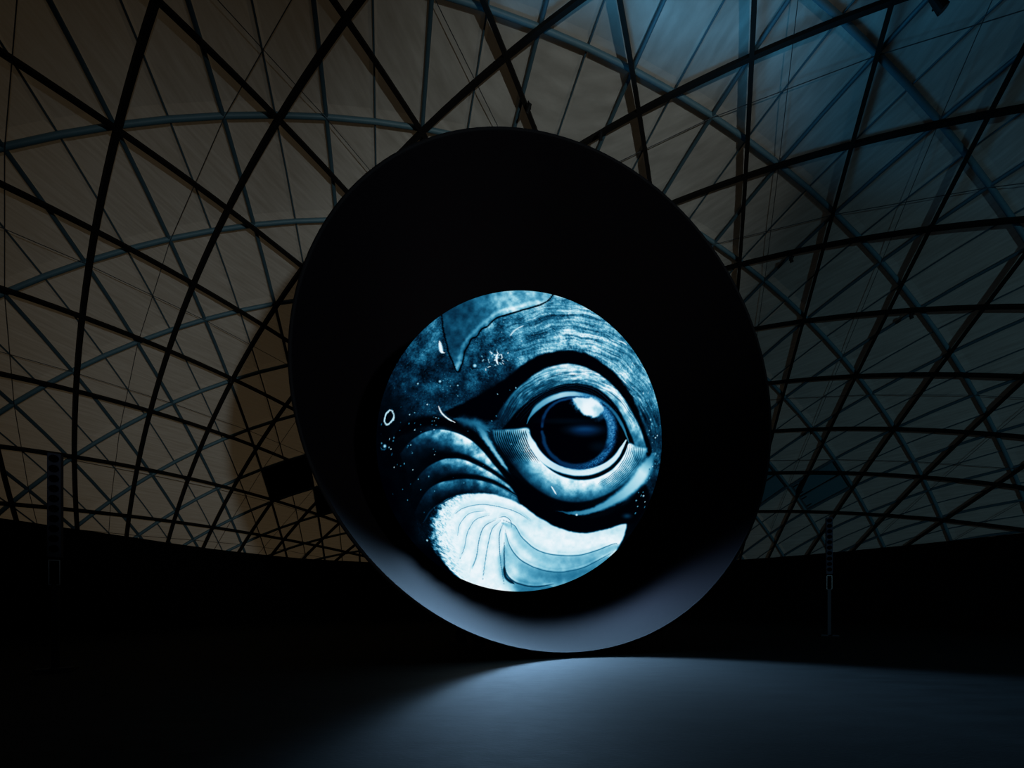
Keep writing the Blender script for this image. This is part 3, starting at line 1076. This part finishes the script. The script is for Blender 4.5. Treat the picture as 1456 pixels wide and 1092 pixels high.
# sphere mesh: rings about the axis that points at the viewer's usual spot
NAZ, NVIS, NBACK = 1000, 300, 36
amax = math.pi / 2 - math.radians(17.24)
th = list(np.arcsin(np.linspace(0, 1, NVIS + 1)[1:] * math.sin(amax)))
th += list(np.linspace(amax, math.pi, NBACK + 2)[1:-1])
axis = -SG
e1 = Vector((1, 0, 0)); e1 = (e1 - axis * e1.dot(axis)).normalized()
e2 = axis.cross(e1)
if e2.z < 0: e2 = -e2
AX, E1, E2 = np.array(axis), np.array(e1), np.array(e2)
th = np.array(th)
azs = 2 * math.pi * np.arange(NAZ) / NAZ
dirs = (np.cos(th)[:, None, None] * AX + np.sin(th)[:, None, None] * (np.cos(azs)[None, :, None] * E1 + np.sin(azs)[None, :, None] * E2)).reshape(-1, 3)
dirs = np.vstack([AX[None], dirs, -AX[None]])
co = dirs * SR
# picture coordinates: the picture was made to be seen from the viewer's spot; past its edge the last ring carries on and fades
thv = np.concatenate([[0], np.repeat(th, NAZ), [math.pi]])
thc = np.minimum(thv, amax * .996)
azv = np.concatenate([[0], np.tile(azs, len(th)), [0]])
pd = np.cos(thc)[:, None] * AX + np.sin(thc)[:, None] * (np.cos(azv)[:, None] * E1 + np.sin(azv)[:, None] * E2)
pw_ = pd * SR + np.array(SC) - np.array([0, 0, EYE])
sx = ((PPX + FPX * pw_[:, 0] / pw_[:, 1]) - 520) * KS
sy = ((PPY - FPX * pw_[:, 2] / pw_[:, 1]) - 400) * KS
Lp, Bp = paint(sx, sy)
idx = np.clip(Lp, 0, 1) * (len(PAL) - 1)
i0 = np.minimum(idx.astype(int), len(PAL) - 2); fr = (idx - i0)[:, None]
rgbA = PAL[i0] * (1 - fr) + PAL[i0 + 1] * fr
rgbB = PALB[i0] * (1 - fr) + PALB[i0 + 1] * fr
rgb = rgbA * (1 - Bp[:, None]) + rgbB * Bp[:, None]
lin = to_lin(rgb)
past = np.clip((thv - amax) / math.radians(14), 0, 1)
lin *= ((1 - past) ** 2)[:, None]
nr = len(th)
ring = np.arange(NAZ); nxt = (ring + 1) % NAZ
quads = []
for i in range(nr - 1):
    a = 1 + i * NAZ
    quads.append(np.stack([a + ring, a + NAZ + ring, a + NAZ + nxt, a + nxt], 1))
quads = np.vstack(quads)
tris = np.vstack([np.stack([np.zeros(NAZ, int), 1 + ring, 1 + nxt], 1),
                  np.stack([np.full(NAZ, len(co) - 1), 1 + (nr - 1) * NAZ + nxt, 1 + (nr - 1) * NAZ + ring], 1)])
me = bpy.data.meshes.new('display_sphere')
me.vertices.add(len(co)); me.vertices.foreach_set('co', co.astype(np.float32).ravel())
nl = quads.size + tris.size
me.loops.add(nl)
me.loops.foreach_set('vertex_index', np.concatenate([quads.ravel(), tris.ravel()]).astype(np.int32))
npoly = len(quads) + len(tris)
me.polygons.add(npoly)
starts = np.concatenate([np.arange(len(quads)) * 4, quads.size + np.arange(len(tris)) * 3]).astype(np.int32)
me.polygons.foreach_set('loop_start', starts)
me.update(calc_edges=True)
me.validate()
me.polygons.foreach_set('use_smooth', np.ones(npoly, bool))
ca = me.color_attributes.new('picture', 'FLOAT_COLOR', 'POINT')
ca.data.foreach_set('color', np.hstack([lin, np.ones((len(lin), 1))]).astype(np.float32).ravel())

m, nt, b = new_mat('led_display')
at = nt.nodes.new('ShaderNodeAttribute'); at.attribute_name = 'picture'
nt.links.new(at.outputs['Color'], b.inputs['Emission Color'])
b.inputs['Emission Strength'].default_value = 1.0
b.inputs['Base Color'].default_value = (0, 0, 0, 1)
b.inputs['Roughness'].default_value = 0.9
b.inputs['Specular IOR Level'].default_value = 0.0
m.cycles.emission_sampling = 'NONE'
me.materials.append(m)
orb = bpy.data.objects.new('display_sphere', me)
col.objects.link(orb)
orb.location = SC
setp(orb, 'glowing display sphere showing a blue whale eye above a pleated white throat', 'display')


# ------------------------------------------------------------------ column loudspeakers on poles
def column_speaker(loc, rotz, label):
    t = empty('column_loudspeaker', loc, rotz)
    setp(t, label, 'loudspeaker', 'column loudspeakers round the hall')
    bm = bmesh.new(); box(bm, -.102, .102, -.09, .12, 2.36, 4.50, 0.012)
    bm_obj('cabinet', bm, M_SPK, t)
    for k in range(10):
        z = 4.38 - k * 0.205
        bm = bmesh.new()
        cyl(bm, (0, -.085, z), (0, -.105, z), 0.072, 0.078, 20)
        cyl(bm, (0, -.106, z), (0, -.098, z), 0.03, 0.02, 12)
        bm_obj('driver', bm, M_SPKDARK, t)
    # carrier frame between cabinet and pole
    bm = bmesh.new(); box(bm, -.078, .078, -.05, .06, 1.80, 2.36)
    fr = bm_obj('carrier', bm, M_SPKDARK, t)
    for x0, x1, z0, z1 in ((-.086, -.072, 1.79, 2.31), (.072, .086, 1.79, 2.31), (-.086, .086, 2.295, 2.31), (-.086, -.045, 1.79, 1.803), (.035, .086, 1.79, 1.803)):
        bm = bmesh.new(); box(bm, x0, x1, -.068, -.05, z0, z1)
        bm_obj('edge_trim', bm, M_ALU, fr)
    bm = bmesh.new(); box(bm, -.058, .058, -.04, .05, 0.05, 1.80, 0.01)
    bm_obj('pole', bm, M_POLE, t)
    bm = bmesh.new(); box(bm, -.30, .30, -.30, .30, 0.0, 0.035, 0.01)
    bm_obj('base_plate', bm, M_STAND, t)
    for sx_ in (-1, 1):
        bm = bmesh.new()
        box(bm, sx_ * .17 - .11, sx_ * .17 + .11, -.2, .05, 0.03, 0.085, 0.012)
        bm_obj('ballast', bm, M_POLE, t)
    return t


def face_cam(x, y):
    return math.atan2(-x, y) if False else math.atan2(x, -y) + math.pi


sp_a = (-9.45, 9.02, 0)
sp_b = (12.0, 16.5, 0)
column_speaker(sp_a, math.atan2(9.45, 9.02) * .75, 'tall slim column loudspeaker on a pole before the warm grey side of the dome')
column_speaker(sp_b, -math.atan2(12.0, 16.5) * .75, 'tall slim column loudspeaker on a pole before the bluish dome side with the hatches')


# ------------------------------------------------------------------ small lamps clamped to the ribs
def back_project(x_, y_, r):
    d = np.array([(x_ - PPX) / FPX, -(y_ - PPY) / FPX, 1.0]); d /= np.linalg.norm(d)
    pp = PCAM
    bq = d @ pp
    t = -bq + math.sqrt(bq * bq - (pp @ pp - r * r))
    return (pp + d * t) / r


def clamp_lamp(u, size, r, name, label, cat, group=None, tilt=0.0):
    n = inward(u)
    base = dome_pt(u, r)
    t = empty(name, base)
    setp(t, label, cat, group)
    side = n.cross(Vector((0, 0, 1))).normalized()
    fw = n.cross(side)
    s = size
    bm = bmesh.new()
    cyl(bm, n * (-.1 * s), n * (.35 * s), .10 * s, None, 8)
    cyl(bm, n * (.35 * s) - side * .30 * s, n * (.35 * s) + side * .30 * s, .07 * s, None, 8)
    for q in (-1, 1):
        cyl(bm, n * (.35 * s) + side * .30 * s * q, n * (.85 * s) + side * .30 * s * q, .06 * s, None, 8)
    bm_obj('bracket', bm, M_STAND, t)
    dr = (n * math.cos(tilt) + fw * math.sin(tilt)).normalized()
    c0 = n * (.85 * s)
    bm = bmesh.new()
    cyl(bm, c0 - dr * .45 * s, c0 + dr * .45 * s, .20 * s, .27 * s, 16)
    hd = bm_obj('lamp_head', bm, M_STAND, t)
    bm = bmesh.new()
    cyl(bm, c0 + dr * .44 * s, c0 + dr * .47 * s, .23 * s, None, 16)
    bm_obj('lens', bm, M_VENT, hd)
    return t


LAMPS = (((1127, 360), 'tiny dark clamp lamp on the rib that meets the dish beside its bluish side'),
         ((1155, 609), 'tiny dark clamp lamp with a pale glint, on a level rib above the roof hatches'),
         ((1299, 441), 'tiny dark clamp lamp on a level rib amid the dim blue-grey panels'),
         ((325, 534), 'tiny clamp lamp at a rib crossing where the shadow of the dish begins'),
         ((388, 428), 'tiny clamp lamp on a tube near the shaded edge of the dish'),
         ((751, 140), 'tiny clamp lamp on the steep rib just above the crown of the dish'),
         ((854, 181), 'tiny clamp lamp where a shallow rib dips behind the crown of the dish'))
for (x_, y_), lab in LAMPS:
    u = back_project(x_, y_, .991)
    clamp_lamp(u, .22, .9865, 'clamp_lamp', lab, 'lamp', 'clamp lamps on the dome ribs', 1.0)
clamp_lamp(back_project(1343, -26, .991), .42, .9870, 'spotlight', 'larger dark spotlight hanging below a rib in the blue-lit dome', 'spotlight', None, 0.9)
